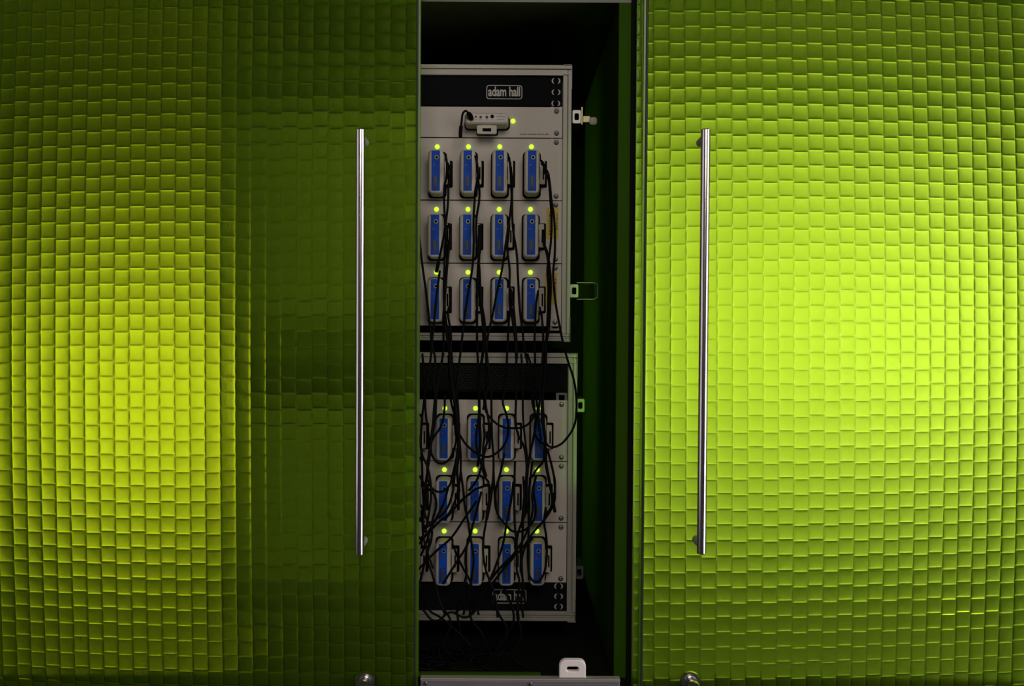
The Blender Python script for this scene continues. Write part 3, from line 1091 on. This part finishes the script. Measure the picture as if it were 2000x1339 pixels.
cord('black cord from the ' + dev('u', 0, 3) + ', passing over the yellow stickers',
     [(1056, 313, CL - .018), (1062, 320, CL - .02), (1064, 335, CL - .02), (1071, 350), (1074, 375), (1075, 392), (1077, 424), (1076, 470), (1072.5, 500), (1069, 528), (1071, 560), (1070, 600), (1068, 650), (1064, 690), (1062, 727), (1060, 773), (1062, 820), (1063, 877), (1060, 902), (1048, 916), (1039, 932)])
cord('black cord running in a wide bow out over the lower case frame',
     [(1057, 318, CL - .018), (1066, 330, CL - .02), (1073, 352), (1077, 390), (1082, 424), (1084, 470), (1083, 505), (1080.6, 528), (1082, 562), (1086, 597), (1092, 631), (1099, 666), (1109, 704), (1120, 739), (1125.4, 773), (1125.4, 808), (1122, 829), (1108, 854), (1090, 870), (1074, 872), (1066, 864)])
cord('thick black cord from the ' + dev('u', 1, 3),
     [(1061, 448, CL - .02), (1062, 473, CL - .02), (1068, 493), (1072.5, 519), (1075, 551), (1073.7, 597), (1071, 643), (1066, 675), (1066, 700), (1061, 762), (1059, 810), (1064, 850), (1066, 900), (1072, 935), (1078, 965), (1084, 1000)], rad=.0021)
cord('black cord from the ' + dev('u', 2, 3) + ', straighter strand',
     [(1051, 567, CL - .02), (1047, 597), (1045, 634), (1044, 675), (1045, 700), (1044, 739), (1048, 780), (1049.5, 808), (1044, 835), (1046, 850), (1055, 862), (1064, 868)])
cord('black cord from the ' + dev('u', 2, 3) + ', joining the thick bunch',
     [(1054, 600, CL - .02), (1058, 618), (1060, 640), (1061, 675), (1058, 720), (1055, 770), (1052, 820), (1057, 860)])
for pts in (
    [(945, 760), (949.5, 803), (961, 819), (979, 832), (1002, 836), (1025, 832), (1039, 819), (1044, 806), (1042, 780), (1044, 740), (1030, 690)],
    [(1018, 690), (1021, 739), (1021, 780), (1022, 820), (1026.5, 866), (1031, 911), (1028, 950)],
    [(825, 690), (827.6, 727), (830, 773), (831, 800), (834.5, 831), (840, 866), (846, 893), (860, 904.5), (873.6, 900), (885, 881), (891, 861), (894, 819), (889, 780)],
    [(866, 690), (856, 739), (849.5, 778), (845, 831), (839, 877), (834.5, 918), (837, 941), (846, 955), (860, 960), (876, 950), (885, 923), (894, 877), (896, 840)],
    [(869, 770), (868, 800), (864, 825), (858, 838), (848, 852), (840, 872), (836, 900)],
    [(944, 828), (947, 850), (944, 870), (942, 900), (936, 925), (929, 941), (915, 958)],
    [(950, 700), (955, 740), (948, 780), (955, 830), (952, 860), (947, 880), (944, 905), (950, 930)],
    [(820, 850), (824, 885), (836, 915), (842, 960), (838, 1000), (830, 1040)],
    [(820, 930), (834, 952), (846, 962), (852, 985), (846, 1010), (836, 1050), (822, 1085)],
    [(919, 963), (904, 974), (877, 1003), (855, 1021), (834, 1042), (817, 1053)],
    [(931, 978), (908, 1011), (880, 1051), (855, 1073), (837, 1091), (817, 1112)],
    [(876, 950), (867, 981), (854, 1008), (843, 1028), (832, 1045), (818, 1062)],
    [(822, 985), (834, 1014), (843, 1031), (842, 1055), (834, 1085), (845, 1123), (850, 1141), (858, 1175), (870, 1200)],
    [(900, 920), (905, 960), (908, 988), (914, 1017), (918, 1045), (922, 1066), (925, 1095), (921, 1127), (915, 1160), (905, 1200)],
    [(964, 930), (959, 960), (953, 988), (949, 1020), (945, 1045), (943.5, 1073), (948, 1109), (955, 1130), (966, 1160), (972, 1205)],
    [(964, 920), (966, 960), (972, 1003), (987.5, 1024), (1002, 1037), (1019, 1037), (1034, 1027), (1044, 1010), (1046, 988), (1042, 960), (1046, 930)],
    [(1082, 930), (1084, 960), (1083, 978), (1075.5, 996), (1061, 1017), (1041, 1040), (1019, 1071), (1002, 1088), (976, 1110), (955, 1136), (930, 1165), (890, 1195)],
    [(1066, 990), (1063, 1020), (1067, 1048), (1068, 1068), (1067, 1095), (1061, 1122), (1048.5, 1136), (1037, 1129), (1031.5, 1102), (1031.5, 1059), (1033, 1020), (1030, 980)],
    [(1022, 930), (1024, 975), (1021.5, 1024), (1019, 1073), (1017, 1110), (1021.5, 1137), (1018, 1170), (1022, 1205)],
    [(1006, 900), (1004.5, 960), (1006, 1031), (1010, 1073), (1009, 1109), (1014.5, 1137), (1011, 1170), (1013, 1210)],
    [(1003, 940), (997, 985), (989, 1024), (983, 1059), (969, 1102), (957.7, 1130), (940, 1165), (920, 1200)],
    [(883, 1062, CL - .02), (887, 1070), (894, 1088), (905, 1110), (918, 1134), (925, 1160), (935, 1200)],
    [(919, 1040), (913, 1059), (909, 1095), (911, 1120), (902, 1150), (880, 1190)],
    [(1040, 900), (1034, 950), (1030, 990), (1012, 1040), (1004, 1085), (985, 1108), (960, 1140), (915, 1180)],
    [(820, 1010), (830, 1030), (838, 1060), (830, 1095), (822, 1130), (818, 1150)],
    [(1047, 930), (1040, 960), (1040, 1000), (1028, 1040), (1008, 1075), (990, 1095), (960, 1125)],
    [(893, 880), (888, 930), (882, 970), (868, 1000), (850, 1015), (833, 1030)],
    [(1070, 880), (1080, 920), (1084, 945), (1078, 985), (1066, 1010)],
    [(985, 885), (978, 920), (968, 960), (969, 990)],
    [(940, 960), (930, 1000), (922, 1030), (914, 1060), (890, 1100), (865, 1140)],
    [(1026, 1180), (1020, 1120), (1023, 1075), (1040, 1050)],
    [(835, 960), (828, 1000), (826, 1040), (834, 1075), (846, 1110)],
):
    own = {(945, 760): 'black cord sagging in a shallow arc across the third receiver of the lower top row',
           (825, 690): 'black cord looping beneath the lower top row receiver nearest the dark door',
           (964, 920): 'black cord drooping between the middle and bottom rows under the third receiver, lower case',
           (1082, 930): 'long black cord sweeping diagonally over the lower bottom row from the fourth receiver',
           (1066, 990): 'black cord looping close around the fourth receiver of the lower bottom row',
           (931, 978): 'black cord slanting across the first clear receiver of the lower bottom row',
           (883, 1062): 'black cord falling from the clip of the lower bottom row first clear receiver',
           (1070, 880): 'black cord bowing out beside the fourth receiver of the lower middle row',
           (1018, 690): 'black cord hanging straight between third and fourth receivers of the lower top row'}.get(tuple(pts[0][:2]))
    if own:
        cord(own, pts)
    else:
        cord('thin black cord in the tangle hanging before the lower case', pts, 'tangled cords before the lower flight case')

# cords that have slid to the cabinet floor
def floor_cord(pts, label, group=None):
    w3 = [Vector((PX(x, Y, 1250), Y, Z0 + .0016 + dz)) for x, Y, dz in pts]
    o = tube_curve('cord', [v - w3[0] for v in w3], .0015, CORD)
    o.location = w3[0]
    tag(o, label, 'cord', group)


floor_cord([(820, 1.235, 0), (880, 1.225, 0), (930, 1.222, 0), (990, 1.23, 0), (1060, 1.222, 0), (1130, 1.216, 0), (1190, 1.214, 0)],
           'black cord lying along the dark floor towards the white plate')
rnd = random.Random(4)
for k in range(12):
    x, y = rnd.uniform(810, 980), rnd.uniform(1.225, 1.28)
    pts = []
    for q in range(7):
        pts.append((x, y, rnd.choice([0, .002, .006, .02]) if 0 < q < 6 else 0))
        x += rnd.uniform(-45, 60)
        y = min(max(y + rnd.uniform(-.02, .02), 1.222), 1.288)
    floor_cord(pts, 'black cord in the dark heap on the cabinet floor', 'cords heaped on the cabinet floor')
for pts in ([(850, 1140), (862, 1180), (880, 1215), (868, 1250)], [(905, 1150), (893, 1190), (898, 1240), (880, 1280)], [(960, 1160), (975, 1200), (990, 1230), (970, 1270)],
            [(830, 1150), (838, 1190), (860, 1205), (890, 1230), (920, 1260)], [(1014, 1165), (1010, 1200), (1018, 1240), (1000, 1280)], [(930, 1165), (918, 1200), (940, 1235), (960, 1280)],
            [(826, 1190), (850, 1212), (880, 1195), (910, 1205), (935, 1185)], [(985, 1150), (1000, 1185), (1003, 1212), (985, 1250)]):
    cord('black cord dangling past the bottom of the lower case', pts, 'cords dangling below the lower flight case')

# ------------------------------------------------------------------ every curve and lettering becomes a plain mesh
bpy.context.view_layer.update()
dg = bpy.context.evaluated_depsgraph_get()
swap = []
for o in list(C.objects):
    if o.type in ('CURVE', 'FONT'):
        swap.append((o, bpy.data.meshes.new_from_object(o.evaluated_get(dg))))
for o, me in swap:
    nm, old = o.name, o.data
    me.name = nm
    n_ = bpy.data.objects.new(nm, me)
    C.objects.link(n_)
    n_.parent = o.parent
    n_.matrix_parent_inverse = o.matrix_parent_inverse.copy()
    n_.location, n_.rotation_euler, n_.scale = o.location, o.rotation_euler, o.scale
    for key in o.keys():
        n_[key] = o[key]
    for ch in list(o.children):
        ch.parent = n_
    bpy.data.objects.remove(o)
    n_.name = nm
